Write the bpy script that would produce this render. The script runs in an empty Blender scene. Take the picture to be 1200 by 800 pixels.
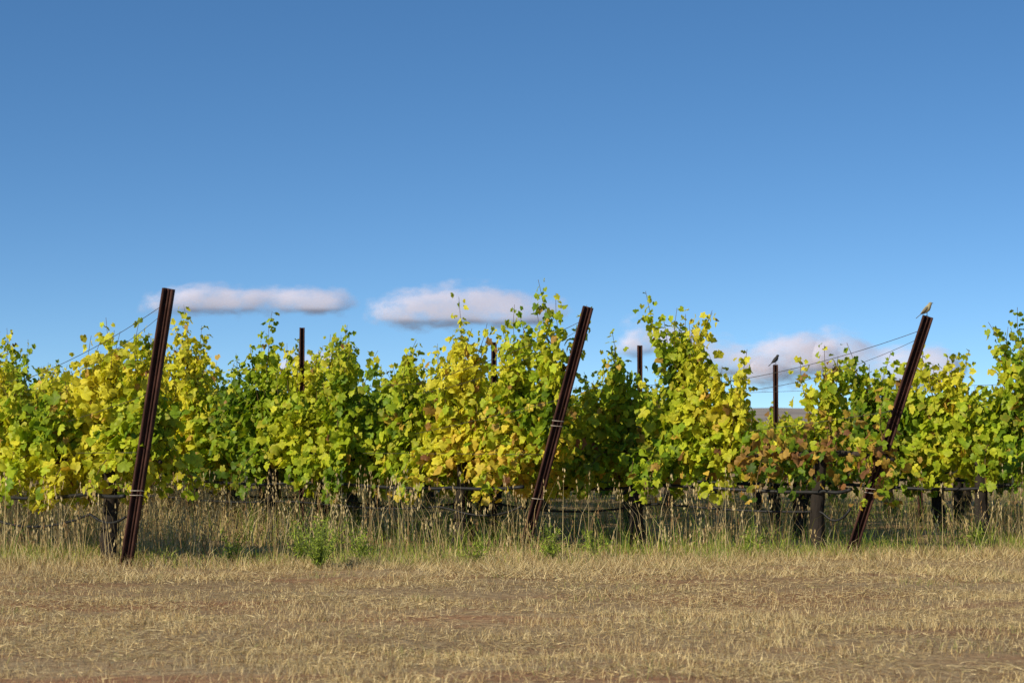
import bpy, math, random
import numpy as np
from mathutils import Vector, Matrix
random.seed(7); rng=np.random.default_rng(7)
S=bpy.context.scene
S.view_settings.view_transform='Standard'
try: S.view_settings.look='None'
except Exception: pass
S.view_settings.exposure=0
COL=S.collection

# ---------------- helpers ----------------
def vnoise(x,y,scale,seed=0,oct=3):
    r=np.random.default_rng(seed); G=r.random((256,256)); out=0; amp=1; tot=0
    for o in range(oct):
        u=x/scale*(2**o)+17.3*o+1000; v=y/scale*(2**o)+9.1*o+1000
        i=np.floor(u).astype(int); j=np.floor(v).astype(int); fu=u-i; fv=v-j
        fu=fu*fu*(3-2*fu); fv=fv*fv*(3-2*fv)
        g=lambda a,b:G[a%256,b%256]
        val=(g(i,j)*(1-fu)+g(i+1,j)*fu)*(1-fv)+(g(i,j+1)*(1-fu)+g(i+1,j+1)*fu)*fv
        out=out+amp*val; tot+=amp; amp*=.5
    return out/tot

def norm(a): return a/np.maximum(np.linalg.norm(a,axis=-1,keepdims=True),1e-9)

class MB:
    def __init__(s): s.v=[];s.f=[];s.fm=[];s.c=[];s.n=0
    def add(s,V,F,mat,C):
        V=np.asarray(V,float); C=np.broadcast_to(np.asarray(C,float),(len(V),3))
        s.v.append(V); s.c.append(C)
        for A in F:
            A=np.asarray(A,int)
            if len(A): s.f.append(A+s.n); s.fm.append(mat)
        s.n+=len(V)
    def tube(s,P,R,mat,C,sides=6,jit=0,caps=True):
        P=np.asarray(P,float); R=np.broadcast_to(np.asarray(R,float),(len(P),)); n=len(P)
        T=norm(np.gradient(P,axis=0)); ref=np.array([0,0,1.]) if abs(T[0][2])<.8 else np.array([1.,0,0])
        V=[]
        for k in range(n):
            a=norm(np.cross(T[k],ref)); b=np.cross(T[k],a)
            for q in range(sides):
                an=2*math.pi*q/sides; r=R[k]*(1+jit*(random.random()-.5)*2)
                V.append(P[k]+r*(math.cos(an)*a+math.sin(an)*b))
        F=[]
        for k in range(n-1):
            for q in range(sides):
                q2=(q+1)%sides; F.append([k*sides+q,k*sides+q2,(k+1)*sides+q2,(k+1)*sides+q])
        fs=[F]
        if caps: fs+= [[list(range(sides))[::-1]],[[ (n-1)*sides+q for q in range(sides)]]]
        s.add(V,fs,mat,C)
    def mesh(s,name,mats,smooth=False):
        V=np.concatenate(s.v); C=np.concatenate(s.c)
        me=bpy.data.meshes.new(name); me.vertices.add(len(V)); me.vertices.foreach_set('co',V.ravel())
        loops=np.concatenate([a.ravel() for a in s.f]); tot=np.concatenate([np.full(len(a),a.shape[1]) for a in s.f])
        mi=np.concatenate([np.full(len(a),m) for a,m in zip(s.f,s.fm)])
        st=np.concatenate([[0],np.cumsum(tot)[:-1]])
        me.loops.add(len(loops)); me.polygons.add(len(tot))
        me.loops.foreach_set('vertex_index',loops.astype(np.int32))
        me.polygons.foreach_set('loop_start',st.astype(np.int32))
        try: me.polygons.foreach_set('loop_total',tot.astype(np.int32))
        except Exception: pass
        me.polygons.foreach_set('material_index',mi.astype(np.int32))
        if smooth: me.polygons.foreach_set('use_smooth',np.ones(len(tot),bool))
        for m in mats: me.materials.append(m)
        at=me.attributes.new('Col','FLOAT_COLOR','POINT')
        at.data.foreach_set('color',np.concatenate([C,np.ones((len(C),1))],1).ravel().astype(np.float32))
        me.update(calc_edges=True); me.validate()
        return me
def obj(name,me,loc=(0,0,0),rotz=0,parent=None):
    o=bpy.data.objects.new(name,me); COL.objects.link(o); o.location=loc; o.rotation_euler[2]=rotz
    if parent: o.parent=parent
    return o

# ---------------- materials ----------------
def newmat(name):
    m=bpy.data.materials.new(name); m.use_nodes=True; nt=m.node_tree; nt.nodes.clear()
    out=nt.nodes.new('ShaderNodeOutputMaterial'); return m,nt,out
def N(nt,t,**k):
    n=nt.nodes.new(t)
    for a,b in k.items(): setattr(n,a,b)
    return n
def noise(nt,vec,scale,detail=4,rough=.6):
    n=N(nt,'ShaderNodeTexNoise'); n.inputs['Scale'].default_value=scale; n.inputs['Detail'].default_value=detail; n.inputs['Roughness'].default_value=rough
    if vec is not None: nt.links.new(vec,n.inputs['Vector'])
    return n
def ramp(nt,fac,stops):
    r=N(nt,'ShaderNodeValToRGB'); e=r.color_ramp.elements
    while len(e)<len(stops): e.new(.5)
    for i,(p,c) in enumerate(stops): e[i].position=p; e[i].color=(*c,1)
    nt.links.new(fac,r.inputs[0]); return r
def mixc(nt,fac,a,b,mode='MIX'):
    m=N(nt,'ShaderNodeMix',data_type='RGBA',blend_type=mode)
    for sock,v in ((m.inputs[0],fac),(m.inputs[6],a),(m.inputs[7],b)):
        if isinstance(v,(int,float)): sock.default_value=v
        elif isinstance(v,tuple): sock.default_value=(*v,1)
        else: nt.links.new(v,sock)
    return m.outputs[2]

def leafy(name,trans,rough,nscale,var=.35,tboost=(1.15,1.1,.6)):
    m,nt,out=newmat(name)
    a=N(nt,'ShaderNodeAttribute',attribute_name='Col')
    tc=N(nt,'ShaderNodeTexCoord'); nz=noise(nt,tc.outputs['Object'],nscale,3)
    mr=N(nt,'ShaderNodeMapRange'); mr.inputs[1].default_value=.3; mr.inputs[2].default_value=.7; mr.inputs[3].default_value=1-var; mr.inputs[4].default_value=1+var
    nt.links.new(nz.outputs[0],mr.inputs[0])
    col=mixc(nt,1.0,a.outputs['Color'],mr.outputs[0],'MULTIPLY')
    p=N(nt,'ShaderNodeBsdfPrincipled'); nt.links.new(col,p.inputs['Base Color']); p.inputs['Roughness'].default_value=rough
    p.inputs['Specular IOR Level'].default_value=.2
    if trans>0:
        t=N(nt,'ShaderNodeBsdfTranslucent'); tcol=mixc(nt,1.0,col,tboost,'MULTIPLY'); nt.links.new(tcol,t.inputs[0])
        mx=N(nt,'ShaderNodeMixShader'); mx.inputs[0].default_value=trans
        nt.links.new(p.outputs[0],mx.inputs[1]); nt.links.new(t.outputs[0],mx.inputs[2]); nt.links.new(mx.outputs[0],out.inputs[0])
    else: nt.links.new(p.outputs[0],out.inputs[0])
    return m
M_leaf=leafy('grape_leaf',.38,.5,28,.22,(1.35,1.3,.5))
M_grass=leafy('grass_blade',.25,.7,9,.2,(1.1,1.05,.7))
M_straw=leafy('dry_straw',.1,.75,3,.2,(1,1,1))

def solid(name,stops,scale,rough,bump=.3,metal=0,vecscale=(1,1,1),bdist=.01,spec=.3):
    m,nt,out=newmat(name); tc=N(nt,'ShaderNodeTexCoord'); mp=N(nt,'ShaderNodeMapping'); mp.inputs['Scale'].default_value=vecscale
    nt.links.new(tc.outputs['Object'],mp.inputs[0]); nz=noise(nt,mp.outputs[0],scale,6,.65)
    r=ramp(nt,nz.outputs[0],stops); p=N(nt,'ShaderNodeBsdfPrincipled'); nt.links.new(r.outputs[0],p.inputs['Base Color'])
    p.inputs['Roughness'].default_value=rough; p.inputs['Metallic'].default_value=metal; p.inputs['Specular IOR Level'].default_value=spec
    b=N(nt,'ShaderNodeBump'); b.inputs['Strength'].default_value=bump; b.inputs['Distance'].default_value=bdist
    nt.links.new(nz.outputs[0],b.inputs['Height']); nt.links.new(b.outputs[0],p.inputs['Normal']); nt.links.new(p.outputs[0],out.inputs[0]); return m
M_bark=solid('vine_bark',[(.3,(.012,.009,.007)),(.55,(.032,.024,.018)),(.75,(.07,.053,.042))],14,.9,1,0,(1,1,.25),.02)
M_cane=solid('vine_cane',[(.3,(.09,.05,.02)),(.7,(.2,.13,.05))],20,.8)
M_rust=solid('rusty_steel',[(.32,(.022,.010,.008)),(.5,(.056,.025,.018)),(.66,(.10,.045,.031)),(.82,(.18,.09,.058))],13,.82,.6,0,(1,1,.4),.005,.15)
M_hose=solid('black_hose',[(.3,(.008,.008,.009)),(.7,(.02,.02,.02))],10,.5)
M_wire=solid('steel_wire',[(.3,(.05,.045,.04)),(.7,(.12,.11,.10))],30,.5,.1,.6)
M_clip=solid('wire_clip',[(.3,(.3,.25,.2)),(.7,(.5,.44,.36))],30,.6)

# ---------------- ground ----------------
def ground_mat():
    m,nt,out=newmat('dry_ground'); tc=N(nt,'ShaderNodeTexCoord')
    mp=N(nt,'ShaderNodeMapping'); mp.inputs['Scale'].default_value=(.35,1,1); nt.links.new(tc.outputs['Object'],mp.inputs[0])
    n1=noise(nt,mp.outputs[0],1.0,9,.68); n2=noise(nt,tc.outputs['Object'],14,6,.7); n3=noise(nt,mp.outputs[0],.38,4,.55)
    c1=ramp(nt,n2.outputs[0],[(.3,(.24,.15,.075)),(.5,(.43,.305,.16)),(.72,(.58,.45,.26))])
    soil=ramp(nt,n2.outputs[0],[(.3,(.25,.12,.06)),(.6,(.45,.25,.13)),(.8,(.52,.32,.18))])
    f=ramp(nt,n1.outputs[0],[(.48,(0,0,0)),(.63,(1,1,1))])
    c=mixc(nt,f.outputs[0],c1.outputs[0],soil.outputs[0])
    f3=ramp(nt,n3.outputs[0],[(.35,(.82,.78,.75)),(.65,(1.05,1.03,1))])
    c=mixc(nt,1.0,c,f3.outputs[0],'MULTIPLY')
    p=N(nt,'ShaderNodeBsdfPrincipled'); p.inputs['Roughness'].default_value=.95; p.inputs['Specular IOR Level'].default_value=.1
    nt.links.new(c,p.inputs['Base Color'])
    b=N(nt,'ShaderNodeBump'); b.inputs['Strength'].default_value=.9; b.inputs['Distance'].default_value=.04
    nt.links.new(n2.outputs[0],b.inputs['Height']); nt.links.new(b.outputs[0],p.inputs['Normal']); nt.links.new(p.outputs[0],out.inputs[0]); return m
def gh(x,y):
    x=np.asarray(x,float); y=np.asarray(y,float)
    w=np.clip((60-np.hypot(x,y-20))/30,0,1)
    return (vnoise(x,y,2.2,5,3)-.5)*.12*w
xs=np.concatenate([[-6000,-2000,-600,-200,-80],np.arange(-40,40.01,.25),[80,200,600,2000,6000]])
ys=np.concatenate([[-6000,-2000,-400,-100,-40],np.arange(-8,60.01,.25),[90,200,600,2000,6000]])
X,Y=np.meshgrid(xs,ys); Z=gh(X,Y)
V=np.stack([X.ravel(),Y.ravel(),Z.ravel()],1); nx=len(xs)
I,J=np.meshgrid(np.arange(nx-1),np.arange(len(ys)-1)); a=(J*nx+I).ravel()
mb=MB(); mb.add(V,[np.stack([a,a+1,a+nx+1,a+nx],1)],0,(.3,.2,.1))
obj('ground',mb.mesh('ground',[ground_mat()],True))
def G(x,y): return float(gh(np.array([x]),np.array([y]))[0])

# ---------------- vineyard layout ----------------
RD=np.array([-.8,.6]); PD=np.array([.6,.8])
ROWA=math.atan2(RD[1],RD[0])
rows=[
 dict(p=(-3.32,17.2),h=2.37,lean=.50,t=[.5,1.9,4.0,6.1]),
 dict(p=(.11,19.2),h=2.34,lean=.76,t=[1.04,3.3,5.4,7.5,9.6,11.7,13.8]),
 dict(p=(3.13,18.5),h=2.19,lean=.80,t=[.35,2.37,4.5,6.6,8.7,10.8,12.9,15.0,17.1]),
 dict(p=(6.4,18.7),h=2.25,lean=.75,t=[0.2,2.1,4.2,6.3,8.4,10.5,12.6,14.7,16.8,18.9]),
 dict(p=(9.7,18.8),h=2.2,lean=.75,t=list(np.arange(1.9,25,2.1))),
 dict(p=(13.0,18.9),h=2.2,lean=.75,t=list(np.arange(1,29,2.1))),
 dict(p=(16.3,19.0),h=2.2,lean=.75,t=list(np.arange(1.3,33,2.1))),
 dict(p=(19.6,19.1),h=2.2,lean=.75,t=list(np.arange(1.6,37,2.1))),
]
PAL=dict(deep=(.075,.135,.012),green=(.17,.28,.016),yg=(.42,.51,.028),yel=(.72,.66,.05),gold=(.68,.46,.07),brown=(.26,.12,.05))
half=[(.05,.10),(.20,-.05),(.40,.0),(.50,.20),(.43,.32),(.54,.50),(.48,.66),(.32,.70),(.20,.90)]
outl=[(0,.14)]+half+[(0,1.02)]+[(-x,y) for x,y in half[::-1]]
LT=np.array([(0,.42)]+outl); NL=len(LT)
LF=np.array([[0,i,i+1 if i+1<NL else 1] for i in range(1,NL)])
def add_leaves(mb,P,Nn,Tip,size,Cc,mat):
    n=len(P); Nn=norm(Nn); Tip=norm(Tip-(Tip*Nn).sum(1,keepdims=True)*Nn); X=np.cross(Tip,Nn)
    fold=rng.uniform(-.7,.3,n)[:,None]; curl=rng.uniform(-.9,.2,n)[:,None]
    lx=LT[None,:,0]*rng.uniform(.7,1.1,n)[:,None]+rng.normal(0,.03,(n,NL)); ly=LT[None,:,1]+rng.normal(0,.03,(n,NL))
    lz=fold*np.abs(lx)+curl*(ly-.3)**2+rng.normal(0,.06,(n,NL))
    V=P[:,None,:]+size[:,None,None]*(lx[:,:,None]*X[:,None,:]+ly[:,:,None]*Tip[:,None,:]+lz[:,:,None]*Nn[:,None,:])
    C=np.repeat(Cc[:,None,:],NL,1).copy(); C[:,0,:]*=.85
    dm=rng.random(n)<.18; C[dm,1:]=C[dm,1:]*.6+np.array(PAL['gold'])*.3
    F=(LF[None]+(np.arange(n)*NL)[:,None,None]).reshape(-1,3)
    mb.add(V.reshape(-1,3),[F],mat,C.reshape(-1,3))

def vine_mesh(seed,H=1.95,yellow=.4,brown=.05,dens=1.0,arms=(1,1),cols=(),trunk_r=.06,halfl=1.12,goldz=0,rl=None,low=.5):
    """local x axis = along the row"""
    random.seed(seed); mb=MB()
    zc=.92; lean=random.uniform(-.10,.10)
    P=[];k=9
    for i in range(k):
        f=i/(k-1); P.append((lean*f+random.uniform(-.02,.02),random.uniform(-.02,.02),-.08+f*(zc+.08)))
    R=[trunk_r*(1.35-.5*i/(k-1)+random.uniform(-.12,.12)) for i in range(k)]; R[0]*=1.25
    mb.tube(P,R,0,(1,1,1),9,.16)
    mb.tube([P[3],(P[3][0]+.03,.05,.55),(P[5][0]+.01,.03,.7)],[.03,.022,.02],0,(1,1,1),6,.2)
    top=np.array(P[-1])
    hr=rl if rl is not None else halfl
    for sgn,on in zip((-1,1),arms):
        if not on: continue
        A=[top-(0,0,.08)]; hl=halfl if sgn<0 else hr
        for i in range(1,8):
            f=i/7; A.append(np.array([top[0]*(1-f)+sgn*hl*f, random.uniform(-.025,.025), zc+.03*math.sin(f*4)+random.uniform(-.015,.015)]))
        mb.tube(A,[.036-.018*i/7 for i in range(8)],0,(1,1,1),7,.18)
    LP=[];LN=[];LTp=[];LS=[];LC=[]
    def leaf(p,side,size,hz):
        n=np.array([rng.normal(0,.55),side*rng.uniform(.1,1.0),rng.uniform(.0,.9)])+rng.normal(0,.35,3)
        t=np.array([rng.normal(0,.6),side*.3+rng.normal(0,.35),-1+rng.normal(0,.4)])
        q=yellow+.20*math.sin(p[0]*3.1+seed)+.10*math.sin(p[2]*7+seed)+.15*rng.normal()+(.12 if hz>.75 else 0)-(.10 if hz<.25 else 0)
        def mx(a,b,f): f=min(max(f,0),1); return np.array(PAL[a])*(1-f)+np.array(PAL[b])*f
        if q<.33: c=mx('deep','green',q/.33)
        elif q<.62: c=mx('green','yg',(q-.33)/.29)
        else: c=mx('yg','yel',(q-.62)/.38)
        gz=goldz*max(0,.75-hz)*(1 if p[0]>-.2 else .3)
        if rng.random()<brown*.8: c=mx('gold','brown',rng.random()*1.1)
        elif rng.random()<gz*2: c=mx('yel','gold',rng.random()*1.3)
        c=c*rng.uniform(.8,1.15)
        LP.append(p);LN.append(n);LTp.append(t);LS.append(size);LC.append(c)
    x0=-halfl if arms[0] else -.15; x1=hr if arms[1] else .15
    def shoot(x,y0,d,L,g,cen,dense):
        seg=8; d=norm(np.array(d,float)); p=np.array([x,y0,zc+.02]); pts=[p.copy()]
        for k in range(seg):
            d=norm(d+np.array([random.gauss(0,.09),random.gauss(0,.09),g]))
            if cen: d[1]-=(p[1]-y0)*.25
            p=p+d*L/seg
            if p[2]<low: p[2]=low+.02*random.random()
            pts.append(p.copy())
        pts=np.array(pts); mb.tube(pts,np.linspace(.006,.0025,seg+1),1,(1,1,1),4,0,False)
        nl=max(4,int(L/.031*dense))
        for i in range(nl):
            f=(i+.5)/nl; a=f*seg; k0=min(int(a),seg-1); pp=pts[k0]+(pts[k0+1]-pts[k0])*(a-k0)
            size=random.uniform(.055,.118)*(1-.38*max(0,f-.6)/.4)
            for r in range(2 if f<.9 else 1):
                sd=random.choice((-1,1)); off=np.array([rng.normal(0,.075),sd*abs(rng.normal(.05,.06)),rng.normal(0,.03)])*(1-.40*f)
                q=pp+off; leaf(q,np.sign(q[1]) if abs(q[1])>.06 else sd,size,(q[2]-.5)/(H-.5))
    ns=int(16*(x1-x0)*dens)+1
    for s in range(ns):
        x=x0+(x1-x0)*(s+random.random())/ns; side=random.choice((-1,1)); u=random.random()
        if u<.34: shoot(x,0,[random.uniform(-.4,.4),side*random.uniform(.6,1.0),random.uniform(.1,.9)],random.uniform(.45,.9),-.36,0,min(1.1,dens+.1))
        else:
            hump=.70+.30*math.sin(x*2.3+seed*1.7)**2
            L=(H-zc)*random.uniform(.6,1.0)*hump+(random.random()<.16)*.22
            shoot(x,0,[random.uniform(-.35,.35),random.uniform(-.28,.28),1],L,-.03,1,min(1.1,dens+.1))
    for (cx,ch) in cols:
        for s in range(7):
            hh=(ch-zc)*(1.03 if s==0 else random.uniform(.70,.97))
            shoot(cx+random.uniform(-.10,.10),random.uniform(-.06,.06),[random.uniform(-.11,.11),random.uniform(-.12,.12),1],hh,.03,1,1.05)
    for i in range(int(300*(x1-x0)*dens)):
        sd=random.choice((-1,1)); z=random.triangular(low+.04,min(1.65,H-.2),1.0)
        q=np.array([random.uniform(x0-.05,x1+.05),sd*abs(rng.normal(.14,.08)),z])
        q[2]+=.09*math.sin(seed+7*q[0])
        leaf(q,sd,random.uniform(.06,.125),(q[2]-.5)/(H-.5))
    add_leaves(mb,np.array(LP),np.array(LN),np.array(LTp),np.array(LS),np.array(LC),2)
    return mb.mesh('grapevine',[M_bark,M_cane,M_leaf])

spec={
 (0,0):dict(H=1.9,yellow=.84,brown=.06,halfl=1.1,rl=.62,cols=[(-.15,2.12),(.42,2.12)]),
 (0,1):dict(H=1.82,yellow=.80,brown=.04,cols=[(.2,1.9)]),
 (1,0):dict(H=1.95,yellow=.68,brown=.05,goldz=.45,halfl=1.2,rl=1.15,cols=[(.1,2.46),(.75,2.36),(1.25,2.60),(-.75,2.12)]),
 (1,1):dict(H=1.9,yellow=.50,brown=.01,cols=[(-.3,2.42),(1.0,2.2),(.35,2.15)]),
 (1,2):dict(H=2.0,yellow=.74,brown=.07,cols=[(.85,2.5),(-.3,2.2),(.4,2.2)],low=.45),
 (1,3):dict(H=2.0,yellow=.66,brown=.02,cols=[(0,2.3)]),
 (2,0):dict(H=1.40,yellow=.36,brown=.65,dens=.42,halfl=.8),
 (2,1):dict(H=1.95,yellow=.63,brown=.03,goldz=.06,cols=[(-.25,2.15),(.55,2.55),(.72,2.3),(1.1,1.95)]),
 (2,2):dict(H=2.0,yellow=.56,brown=.02,cols=[(-.3,2.2)]),
 (2,3):dict(H=1.85,yellow=.48,brown=.02,cols=[(.4,2.3)]),
 (3,0):dict(H=2.0,yellow=.54,brown=.02),
 (3,1):dict(H=1.85,yellow=.52,brown=.03,halfl=1.25,cols=[(-1.25,2.02),(-.45,2.0),(.35,2.32)]),
 (3,2):dict(H=1.42,yellow=.50,brown=.15,dens=.7,cols=[(.35,2.02)]),
 (3,3):dict(H=1.9,yellow=.52,brown=.03),
}
variants=[vine_mesh(100+i,H=1.6+.05*(i%3),yellow=.44+.06*(i%4),brown=.03,dens=.85,low=.42) for i in range(6)]
variants_low=[vine_mesh(200+i,H=1.42,yellow=.46,brown=.06,dens=.75,low=.42) for i in range(2)]
variants_mid=[vine_mesh(300+i,H=1.85,yellow=.50+.05*i,brown=.02,dens=.9,cols=[(.4*i-.6,2.15)],low=.42) for i in range(4)]
for ri,r in enumerate(rows):
    for vi,t in enumerate(r['t']):
        x=r['p'][0]+RD[0]*t; y=r['p'][1]+RD[1]*t
        if x/y<-.42 : continue
        flip=0
        if ri<2 and vi==0: x+=PD[0]*.28; y+=PD[1]*.28
        if (ri,vi) in spec: me=vine_mesh(ri*17+vi*5+3,**spec[(ri,vi)])
        else:
            if ri<=3: me=variants_mid[(ri+vi)%4]
            elif abs(x/y-.133)<.035: me=variants_low[vi%2]
            else: me=variants[(ri*3+vi)%6]
            flip=random.choice((0,math.pi))
        obj('grapevine',me,(x,y,G(x,y)),ROWA+math.pi+flip)

# ---------------- posts, wires, hoses ----------------
def channel(mb,L,w=.098,dp=.06,t=.012,z0=-.05):
    prof=[(-w/2,-dp/2),(-w/2+t*1.6,-dp/2),(-w/2+t*1.6,dp/2-t),(-t*.7,dp/2-t),(-t*.7,-dp*.05),(t*.7,-dp*.05),(t*.7,dp/2-t),(w/2-t*1.6,dp/2-t),(w/2-t*1.6,-dp/2),(w/2,-dp/2),(w/2,dp/2),(-w/2,dp/2)]
    n=len(prof); zs=np.linspace(z0,L,14)
    V=[(x,y,z) for z in zs for x,y in prof]; F=[]
    for k in range(len(zs)-1):
        for q in range(n):
            q2=(q+1)%n; F.append([k*n+q,k*n+q2,(k+1)*n+q2,(k+1)*n+q])
    mb.add(V,[F,[[q for q in range(n)][::-1]],[[(len(zs)-1)*n+q for q in range(n)]]],0,(1,1,1))
def band(mb,z,w=.106,d=.07,tilt=.02):
    P=[(-w/2,-d/2,z),(w/2,-d/2,z+tilt),(w/2,d/2,z),(-w/2,d/2,z-tilt),(-w/2,-d/2,z+.004)]
    mb.tube(P,.0035,1,(1,1,1),5)
def wirepts(a,b,sag,n=10):
    a=np.array(a,float); b=np.array(b,float); P=[]
    for i in range(n+1):
        f=i/n; p=a+(b-a)*f; p[2]-=sag*4*f*(1-f); P.append(p)
    return P
tops=[]
for ri,r in enumerate(rows):
    x,y=r['p']; z=G(x,y)
    L=math.hypot(r['h'],r['lean']); mb=MB(); channel(mb,L)
    for zz in ((.62,.66) if ri!=1 else (.55,1.28,1.33)): band(mb,zz)
    o=obj('leaning_steel_post',mb.mesh('leaning_steel_post',[M_rust,M_clip]))
    d=Vector((-RD[0]*r['lean'],-RD[1]*r['lean'],r['h'])).normalized()
    face=Vector((-.15,-1,0)); yax=(-(face-face.dot(d)*d)).normalized(); xax=yax.cross(d)
    m=Matrix((xax,yax,d)).transposed().to_4x4(); m.translation=Vector((x,y,z)); o.matrix_world=m
    tops.append(np.array([x,y,z])+np.array(d)*L)
lp=[(0,3.0,1.9),(1,2.9,2.27),(2,4.15,2.10),(3,6.2,2.12),(4,8.2,1.9),(5,9.9,1.6),(4,14,1.6),(5,16,1.6),(3,12.5,1.8),(2,10.5,1.9),(1,9.2,1.9)]
lpos={}
for ri,t,h in lp:
    x=rows[ri]['p'][0]+RD[0]*t; y=rows[ri]['p'][1]+RD[1]*t; mb=MB(); channel(mb,h,.052,.04,.008)
    obj('line_post',mb.mesh('line_post',[M_rust,M_clip]),(x,y,G(x,y)),.2); lpos[(ri,t)]=np.array([x,y,G(x,y)+h])
for ri,r in enumerate(rows[:6]):
    mb=MB(); top=tops[ri]; bot=np.array([*r['p'],G(*r['p'])]); ax=(top-bot)/np.linalg.norm(top-bot)
    t1=1.35; a=np.array([r['p'][0]+RD[0]*t1,r['p'][1]+RD[1]*t1,1.62])
    mb.tube(wirepts(top-ax*.12,a,.05),.0028,0,(1,1,1),4)
    mb.tube(wirepts(top-ax*.2,a-(0,0,.10),.10),.0022,0,(1,1,1),4)
    mb.tube(wirepts(top-ax*.9,a-(0,0,.5),.01),.0025,0,(1,1,1),4)
    tl=max(r['t'])+1; e=np.array([r['p'][0]+RD[0]*tl,r['p'][1]+RD[1]*tl,.95])
    if ri<4: mb.tube(wirepts(a,e+(0,0,.4),.02,20),.002,0,(1,1,1),4)
    mb.tube(wirepts(bot+ax*1.0,e,.02,20),.0025,0,(1,1,1),4)
    obj('trellis_wire',mb.mesh('trellis_wire',[M_wire]))
    for kk,(hh,rad) in enumerate(((.60,.019),(.42,.012))):
        if kk==1 and ri>2: continue
        mb=MB(); ts=[0]+list(r['t'])+[tl]; P=[]
        for i in range(len(ts)-1):
            for q in range(8):
                f=q/8; t=ts[i]+(ts[i+1]-ts[i])*f; x=r['p'][0]+RD[0]*t; y=r['p'][1]+RD[1]*t
                s=-.05+(-.05 if kk==0 else 0)
                P.append((x+.03*math.sin(t*3),y+s, hh-(.02+.05*kk)*4*f*(1-f)*(1+.7*math.sin(i*2.3+ri))+.02*math.sin(i*1.7+ri+t*2)))
        mb.tube(P,rad,0,(1,1,1),6)
        obj('drip_irrigation_hose',mb.mesh('drip_irrigation_hose',[M_hose],True))

# ---------------- grasses ----------------
def blades(mb,P,H,W,lean,cols,mat=0,bend=.5):
    n=len(P); az=rng.uniform(0,2*np.pi,n); d=np.stack([np.cos(az),np.sin(az),np.zeros(n)],1)
    wa=rng.uniform(-.9,.9,n); w=np.stack([np.cos(wa),np.sin(wa),np.zeros(n)],1)*W[:,None]*.5
    up=np.array([0,0,1.]); m=P+d*(lean*H*.35)[:,None]+up*(H*.55)[:,None]; t=P+d*(lean*H*(1+bend)*.8)[:,None]+up*(H*(1-.3*lean))[:,None]
    V=np.stack([P-w,P+w,m+w*.7,m-w*.7,t],1).reshape(-1,3); o=np.arange(n)*5
    F4=np.stack([o,o+1,o+2,o+3],1); F3=np.stack([o+3,o+2,o+4],1)
    C=np.repeat(cols,5,0).reshape(n,5,3).copy()
    mb.add(V,[F4,F3],mat,C.reshape(-1,3)); return t
def pts(n,x0,x1,y0,y1): 
    x=rng.uniform(x0,x1,n); y=rng.uniform(y0,y1,n); return x,y
def keepfr(x,y,m=.33): return np.abs(x)<y*m
TAN=np.array([.52,.385,.17]); PALE=np.array([.68,.54,.28]); GR=np.array([.14,.24,.03]); LG=np.array([.36,.42,.06]); BR=np.array([.29,.175,.075])
def pal(n,ws,cs):
    i=rng.choice(len(cs),n,p=np.array(ws)/sum(ws)); return np.array(cs)[i]*rng.uniform(.7,1.2,n)[:,None]
def edge(x):
    return 17.0+.55*np.clip((x+4)/5,0,1)+.75*np.clip((x-1.6)/1.4,0,1)+.5*(vnoise(x,x*0,.9,11,3)-.5)
mb=MB(); x,y=pts(280000,-12,13,16.6,34)
e=edge(x); rel=y-e
rowd=np.min([np.abs((x-r['p'][0])*PD[0]+(y-r['p'][1])*PD[1])+100*(((x-r['p'][0])*RD[0]+(y-r['p'][1])*RD[1])<-.5) for r in rows],0)
dn=vnoise(x,y,.6,3,3); pr=np.where(rel<0,0,.22+.30*np.exp(-(rowd/.4)**2))*np.clip((dn-.36)*4.5,0.06,1)*np.where(y>22,.75,1)
left=np.clip((-1.5-x)/2,0,1); pr*=1+.9*left
k=(rng.random(len(x))<pr)&keepfr(x,y); x,y,dn,rowd,left,rel=x[k],y[k],dn[k],rowd[k],left[k],rel[k]
H=rng.uniform(.06,.40,len(x))*(.4+1.0*dn)*(1+.6*left)*np.clip(.45+rel*.6,.4,1)+ (rng.random(len(x))<.08)*rng.uniform(.1,.40,len(x))
P=np.stack([x,y,gh(x,y)-.01],1); g=vnoise(x,y,1.3,21,2); cols=pal(len(x),[4,3,1.5],[TAN,PALE,BR]); gm=rng.random(len(x))<np.clip((g-.36)*3,.10,.75)*(1-.65*left)
cols[gm]=pal(gm.sum(),[2,2],[GR,LG]); blades(mb,P,H,rng.uniform(.003,.007,len(x)),rng.uniform(.05,.9,len(x)),cols)
x,y=pts(16000,-8,8,16.9,21.5); e=edge(x); dn=vnoise(x,y,.5,33,3); left=np.clip((-1.5-x)/2,0,1)
k=(y>e+.1)&(rng.random(len(x))<np.clip((dn-.46)*4.5,.03,1)*(.38+.6*left))&keepfr(x,y); x,y,left=x[k],y[k],left[k]; n=len(x)
P=np.stack([x,y,gh(x,y)],1); H=rng.uniform(.20,.84,n); cols=pal(n,[3,3,1],[TAN,PALE,BR])
t=blades(mb,P,H,np.full(n,.0038),rng.uniform(0,.6,n),cols,0,.3)
for j in range(4):
    f=rng.uniform(-.09,.015,n); q=t+np.stack([rng.normal(0,.006,n),rng.normal(0,.006,n),f],1); w=rng.uniform(.003,.007,n)[:,None]*np.array([[1,0,0]]); hh=rng.uniform(.012,.024,n)[:,None]*np.array([[0,0,1]])
    V=np.stack([q-w,q-hh,q+w,q+hh],1).reshape(-1,3); o=np.arange(n)*4; mb.add(V,[np.stack([o,o+1,o+2,o+3],1)],0,np.repeat(cols,4,0))
obj('tall_dry_grass',mb.mesh('tall_dry_grass',[M_grass]))
mb=MB(); x,y=pts(90000,-6,6.5,16.9,20.8); e=edge(x); dn=vnoise(x,y,.6,44,3)
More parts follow.
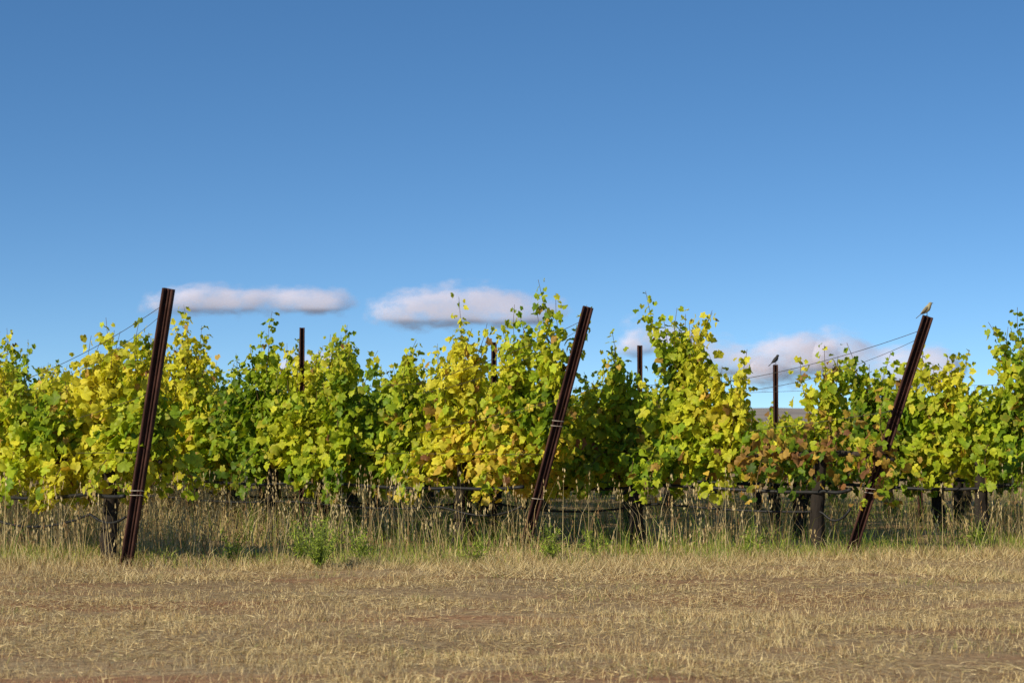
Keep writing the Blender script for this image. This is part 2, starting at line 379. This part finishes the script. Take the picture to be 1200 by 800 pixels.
k=(y>e-.05)&(y<e+1.9)&(rng.random(len(x))<np.clip((dn-.46)*3.2,0.02,.6))&keepfr(x,y,.3); x,y=x[k],y[k]; n=len(x)
blades(mb,np.stack([x,y,gh(x,y)-.01],1),rng.uniform(.04,.20,n),rng.uniform(.003,.007,n),rng.uniform(.1,.9,n),pal(n,[1.6,3,1.6],[GR,LG,TAN]))
obj('green_grass',mb.mesh('green_grass',[M_grass]))
def weed(x,y,h,w,n):
    mb=MB(); LPt=[];C=[]
    for s in range(n):
        az=random.uniform(0,6.28); sp=random.uniform(.1,1)*w; hh=h*random.uniform(.3,1); P=[(0,0,0),(math.cos(az)*sp*.35,math.sin(az)*sp*.35,hh*.5),(math.cos(az)*sp*.9,math.sin(az)*sp*.9,hh)]
        P=np.array(P); mb.tube(P,[.004,.003,.002],0,(.2,.26,.06),4,0,False)
        for i in range(14):
            f=random.uniform(.2,1); LPt.append(P[0]*(1-f)**2+2*f*(1-f)*P[1]+f*f*P[2]); C.append(np.array((.34,.44,.05))*random.uniform(.6,1.2))
    LPt=np.array(LPt); n=len(LPt); D=norm(rng.normal(0,1,(n,3))+(0,0,.7)); Wd=norm(np.cross(D,rng.normal(0,1,(n,3)))); L=rng.uniform(.03,.07,n)[:,None]
    V=np.stack([LPt,LPt+D*L*.5+Wd*.005,LPt+D*L,LPt+D*L*.5-Wd*.005],1).reshape(-1,3); o=np.arange(n)*4
    mb.add(V,[np.stack([o,o+1,o+2,o+3],1)],0,np.repeat(np.array(C),4,0))
    obj('leafy_weed',mb.mesh('leafy_weed',[M_grass]),(x,y,G(x,y)))
for (x,y,h,w,n) in [(-1.63,16.9,.48,.38,44),(-1.85,17.7,.35,.25,24),(-1.35,17.8,.3,.2,18),(.35,18.0,.35,.25,22),(.75,18.2,.3,.2,16),(2.2,18.4,.3,.22,16),(-.3,17.8,.25,.2,14),(4.4,19.0,.3,.25,18),(-2.5,17.8,.35,.22,18)]: weed(x,y,h,w,n)
mb=MB()
def straw(n,y0,y1,Ls,el,wid,cols,mask=None):
    yy=rng.uniform(0,1,n)**.8*(y1-y0)+y0; xx=rng.uniform(-1,1,n)*yy*.34
    if mask is not None:
        k=rng.random(n)<mask(xx,yy); xx,yy=xx[k],yy[k]
    n=len(xx); z=gh(xx,yy)+rng.uniform(0.002,.012,n); L=rng.uniform(*Ls,n); az=rng.normal(0,.9,n)+np.pi*(rng.random(n)<.5); e=rng.uniform(*el,n)
    d=np.stack([np.cos(az)*np.cos(e),np.sin(az)*np.cos(e),np.sin(e)],1); w=np.stack([-np.sin(az),np.cos(az),rng.normal(0,.5,n)],1)*rng.uniform(*wid,n)[:,None]
    P=np.stack([xx,yy,z],1); V=np.stack([P-w,P+w,P+d*L[:,None]],1).reshape(-1,3)
    mb.add(V,[np.arange(3*n).reshape(-1,3)],0,np.repeat(pal(n,*cols),3,0))
cl=([4,4,1.0,.5],[TAN*1.1,PALE*1.1,BR,np.array([.38,.35,.13])])
bare=lambda x,y:np.clip((vnoise(x*.32,y,.9,91,4)-.36)*6,.2,1)
straw(270000,7.6,19.4,(.02,.08),(0,.4),(.0009,.002),cl,lambda x,y:bare(x,y)*np.clip((vnoise(x*.6,y,.40,61,4)-.38)*5,.08,1))
straw(110000,7.6,19.2,(.02,.06),(.5,1.4),(.0009,.002),cl,lambda x,y:bare(x,y)*np.clip((vnoise(x*.6,y,.6,71,3)-.42)*5,0.02,1))
straw(80000,15.2,19.3,(.05,.14),(.1,1.0),(.0015,.0028),cl,lambda x,y:np.clip((vnoise(x*.35,y,.5,81,3)-.42)*5,0.05,1))
obj('mown_dry_grass',mb.mesh('mown_dry_grass',[M_straw]))
mb=MB()
for i in range(400):
    if i<250: cy=random.uniform(8.3,17.4); cx=random.uniform(-1,1)*cy*.3; r=random.uniform(.03,.14); hm=1.1
    else: cx=random.uniform(-5.2,5.6); cy=float(edge(np.array([cx]))[0])+random.gauss(-.05,.25); r=random.uniform(.05,.16); hm=2.0
    n=random.randint(20,90)
    x=rng.normal(cx,r*2,n); y=rng.normal(cy,r,n)
    c=pal(n,[3,3,2],[TAN,PALE,BR]) if random.random()<.85 else pal(n,[2,2],[np.array([.26,.28,.08]),TAN])
    blades(mb,np.stack([x,y,gh(x,y)-.005],1),rng.uniform(.03,.09,n)*hm,rng.uniform(.002,.004,n),rng.uniform(.2,1.4,n),c)
obj('dry_grass_tuft',mb.mesh('dry_grass_tuft',[M_straw]))

# ---------------- birds ----------------
def bird_mats(name,c):
    return solid(name,[(.3,tuple(v*.6 for v in c)),(.7,c)],40,.8,.2)
def bird(loc,rz,body,back,scale=1):
    root=bpy.data.objects.new('small_songbird',None); COL.objects.link(root)
    mb=MB()
    P=[(-.045,0,.018),(-.03,0,.028),(-.012,0,.042),(.006,0,.058),(.016,0,.074),(.022,0,.086),(.028,0,.095),(.036,0,.1),(.041,0,.101)]
    R=[.006,.014,.021,.0235,.019,.0145,.0150,.010,.003]
    mb.tube(P,R,0,(1,1,1),12); obj('body_and_head',mb.mesh('body',[bird_mats('bird_plumage',body)],True),parent=root)
    mb=MB(); mb.tube([(.040,0,.100),(.047,0,.0995),(.054,0,.097)],[.0035,.0022,.0004],0,(1,1,1),6); obj('beak',mb.mesh('beak',[M_hose]),parent=root)
    mb=MB()
    for s in (-1,1): 
        mb.tube([(.012,s*.014,.070),(.0,s*.021,.058),(-.022,s*.019,.036),(-.050,s*.008,.014)],[.006,.010,.009,.001],0,(1,1,1),8)
    tail=[(-.04,-.007,.022),(-.04,.007,.022),(-.085,.010,-.016),(-.085,-.010,-.016),(-.04,-.007,.018),(-.04,.007,.018),(-.085,.010,-.019),(-.085,-.010,-.019)]
    mb.add(tail,[[[0,1,2,3],[7,6,5,4],[0,4,5,1],[1,5,6,2],[2,6,7,3],[3,7,4,0]]],0,(1,1,1)); obj('wings_and_tail',mb.mesh('wings',[bird_mats('bird_wing',back)],True),parent=root)
    mb=MB()
    for s in (-1,1):
        mb.tube([(0,s*.008,.036),(.002,s*.009,.016),(.0,s*.010,.001)],[.003,.0015,.0015],0,(1,1,1),5)
        for a in (-.5,0,.5,3.14): mb.tube([(0,s*.010,.002),(.012*math.cos(a),s*.010+.012*math.sin(a),.001)],[.0013,.0008],0,(1,1,1),4)
        mb.tube([(.030,s*.0125,.098),(.0305,s*.0145,.0985)],[.0018,.0012],0,(1,1,1),6)
    obj('legs_and_eyes',mb.mesh('legs',[M_hose]),parent=root)
    root.location=loc; root.rotation_euler[2]=rz; root.scale=(scale,)*3
bird(tuple(tops[2]+np.array([-.01,0,.006])),-.35,(.42,.36,.20),(.18,.15,.10),1.15)
bird(tuple(lpos[(4,8.2)]+np.array([0,0,.003])),.4,(.05,.045,.04),(.03,.028,.03),1.1)

# ---------------- hills ----------------
def hill(name,y,x0,x1,h,mat,seed,depth,wl):
    xs=np.linspace(x0,x1,200); V=[]
    for d in np.linspace(0,1,14):
        z=h*(.1+1.3*np.clip(vnoise(xs,xs*0+d*wl*.5,wl,seed,4)-.2,0,1))*max(math.sin(d*math.pi),0)**.8 if 0<d<1 else xs*0-2
        V.append(np.stack([xs,xs*0+y+d*depth,z+0*xs],1))
    V=np.concatenate(V); I,J=np.meshgrid(np.arange(199),np.arange(13)); a=(J*200+I).ravel(); mb=MB(); mb.add(V,[np.stack([a,a+1,a+201,a+200],1)],0,(1,1,1)); obj(name,mb.mesh(name,[mat],True))
hill('dry_hills',900,-1200,1200,26,solid('hill_grass_haze',[(.35,(.24,.20,.17)),(.65,(.38,.32,.25))],.03,.95,.2),4,500,240)  # dry-grass tan with distance haze painted into its paler base colour
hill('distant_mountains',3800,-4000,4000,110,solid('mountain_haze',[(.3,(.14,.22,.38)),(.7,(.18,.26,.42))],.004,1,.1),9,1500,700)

# ---------------- clouds ----------------
def cloud_mat():
    m,nt,out=newmat('cloud'); a=N(nt,'ShaderNodeAttribute',attribute_name='Col'); tc=N(nt,'ShaderNodeTexCoord')
    mp=N(nt,'ShaderNodeMapping'); mp.inputs['Scale'].default_value=(.6,1,1); nt.links.new(tc.outputs['Object'],mp.inputs[0])
    nz=noise(nt,mp.outputs[0],.045,8,.56)
    sep=N(nt,'ShaderNodeSeparateColor'); nt.links.new(a.outputs['Color'],sep.inputs[0])
    sub=N(nt,'ShaderNodeMath',operation='SUBTRACT'); sub.inputs[1].default_value=1.38; nt.links.new(sep.outputs[0],sub.inputs[0])
    ad=N(nt,'ShaderNodeMath',operation='MULTIPLY_ADD'); nt.links.new(nz.outputs[0],ad.inputs[0]); ad.inputs[1].default_value=2.2; nt.links.new(sub.outputs[0],ad.inputs[2])
    mr=N(nt,'ShaderNodeMapRange',interpolation_type='SMOOTHSTEP'); mr.inputs[1].default_value=-.15; mr.inputs[2].default_value=1.05; mr.inputs[4].default_value=.78; nt.links.new(ad.outputs[0],mr.inputs[0])
    d=N(nt,'ShaderNodeBsdfDiffuse'); d.inputs[0].default_value=(.56,.53,.62,1); t=N(nt,'ShaderNodeBsdfTransparent'); mx=N(nt,'ShaderNodeMixShader')
    nt.links.new(mr.outputs[0],mx.inputs[0]); nt.links.new(t.outputs[0],mx.inputs[1]); nt.links.new(d.outputs[0],mx.inputs[2]); nt.links.new(mx.outputs[0],out.inputs[0]); return m
MC=cloud_mat(); D=2600; K=D/2333
def cloud(px,py,w,h,seed,op=1.0):
    r=np.random.default_rng(seed); cx=(px-600)*K; cz=(497-py)*K; W=w*K*.75; Hh=h*K*.9
    U,Vv=np.meshgrid(np.linspace(-1,1,120),np.linspace(-1,1,60)); xx=U*W; zz=Vv*Hh
    f=np.zeros_like(U); 
    for i in range(12):
        bx=r.uniform(-.68,.68); br=r.uniform(.13,.26); bz=-.30+r.uniform(0,.6)*(1-abs(bx))
        f=f+.9*np.exp(-(((U-bx)/br/1.1)**2+((Vv-bz)/(br*1.6))**2))
    f=1-np.exp(-f)
    ed=lambda a:np.clip(a,0,1)**2*(3-2*np.clip(a,0,1))
    f=f*ed((Vv+.80)/.55)*ed((1-np.abs(U))*3)*ed((1-np.abs(Vv))*3)
    dep=-f*Hh*.5; V=np.stack([xx.ravel(),dep.ravel(),zz.ravel()],1); I,J=np.meshgrid(np.arange(119),np.arange(59)); a=(J*120+I).ravel()
    al=f*1.25*op-.25*(1-ed(f*5))
    mb=MB(); C=np.stack([al.ravel()]*3,1); mb.add(V,[np.stack([a,a+1,a+121,a+120],1)],0,C)
    obj('cloud',mb.mesh('cloud',[MC],True),(cx,D,cz+1.2))
cloud(292,350,205,44,1); cloud(553,360,205,56,2); cloud(885,412,180,70,11); cloud(990,422,230,86,3); cloud(760,397,100,50,5,.9); cloud(372,424,80,48,6,.9)

# ---------------- light / sky ----------------
sun=Vector((-.74,-.67,0)).normalized(); EL=math.radians(28); sd=Vector((sun.x*math.cos(EL),sun.y*math.cos(EL),math.sin(EL)))
l=bpy.data.lights.new('sun','SUN'); l.energy=5.0; l.angle=math.radians(.5); l.color=(1,.89,.68); lo=bpy.data.objects.new('sun',l); COL.objects.link(lo); lo.rotation_euler=sd.to_track_quat('Z','Y').to_euler()
w=bpy.data.worlds.new('World'); S.world=w; w.use_nodes=True; nt=w.node_tree; nt.nodes.clear()
out=N(nt,'ShaderNodeOutputWorld'); bg=N(nt,'ShaderNodeBackground'); sky=N(nt,'ShaderNodeTexSky',sky_type='NISHITA'); sky.sun_disc=False; sky.sun_elevation=EL; sky.sun_rotation=math.atan2(sd.x,sd.y)
sky.air_density=1.0; sky.dust_density=.1; sky.ozone_density=3.0; sky.altitude=0
tc=N(nt,'ShaderNodeTexCoord'); mp=N(nt,'ShaderNodeVectorMath',operation='MULTIPLY_ADD'); mp.inputs[1].default_value=(1,1,2.1); mp.inputs[2].default_value=(0,0,.09)
nm=N(nt,'ShaderNodeVectorMath',operation='NORMALIZE'); nt.links.new(tc.outputs['Generated'],mp.inputs[0]); nt.links.new(mp.outputs[0],nm.inputs[0]); nt.links.new(nm.outputs[0],sky.inputs[0])
hs=N(nt,'ShaderNodeHueSaturation'); hs.inputs['Saturation'].default_value=1.2; nt.links.new(sky.outputs[0],hs.inputs['Color'])
nt.links.new(hs.outputs[0],bg.inputs[0]); bg.inputs[1].default_value=.15; nt.links.new(bg.outputs[0],out.inputs[0])

cam=bpy.data.cameras.new('camera'); co=bpy.data.objects.new('camera',cam); COL.objects.link(co); cam.lens=70; cam.sensor_width=36; cam.clip_end=20000; cam.clip_start=.1
co.location=(0,0,1.2); co.rotation_euler=(math.radians(90+2.42),0,0); S.camera=co
cam.dof.use_dof=True; cam.dof.focus_distance=18.3; cam.dof.aperture_fstop=4.5
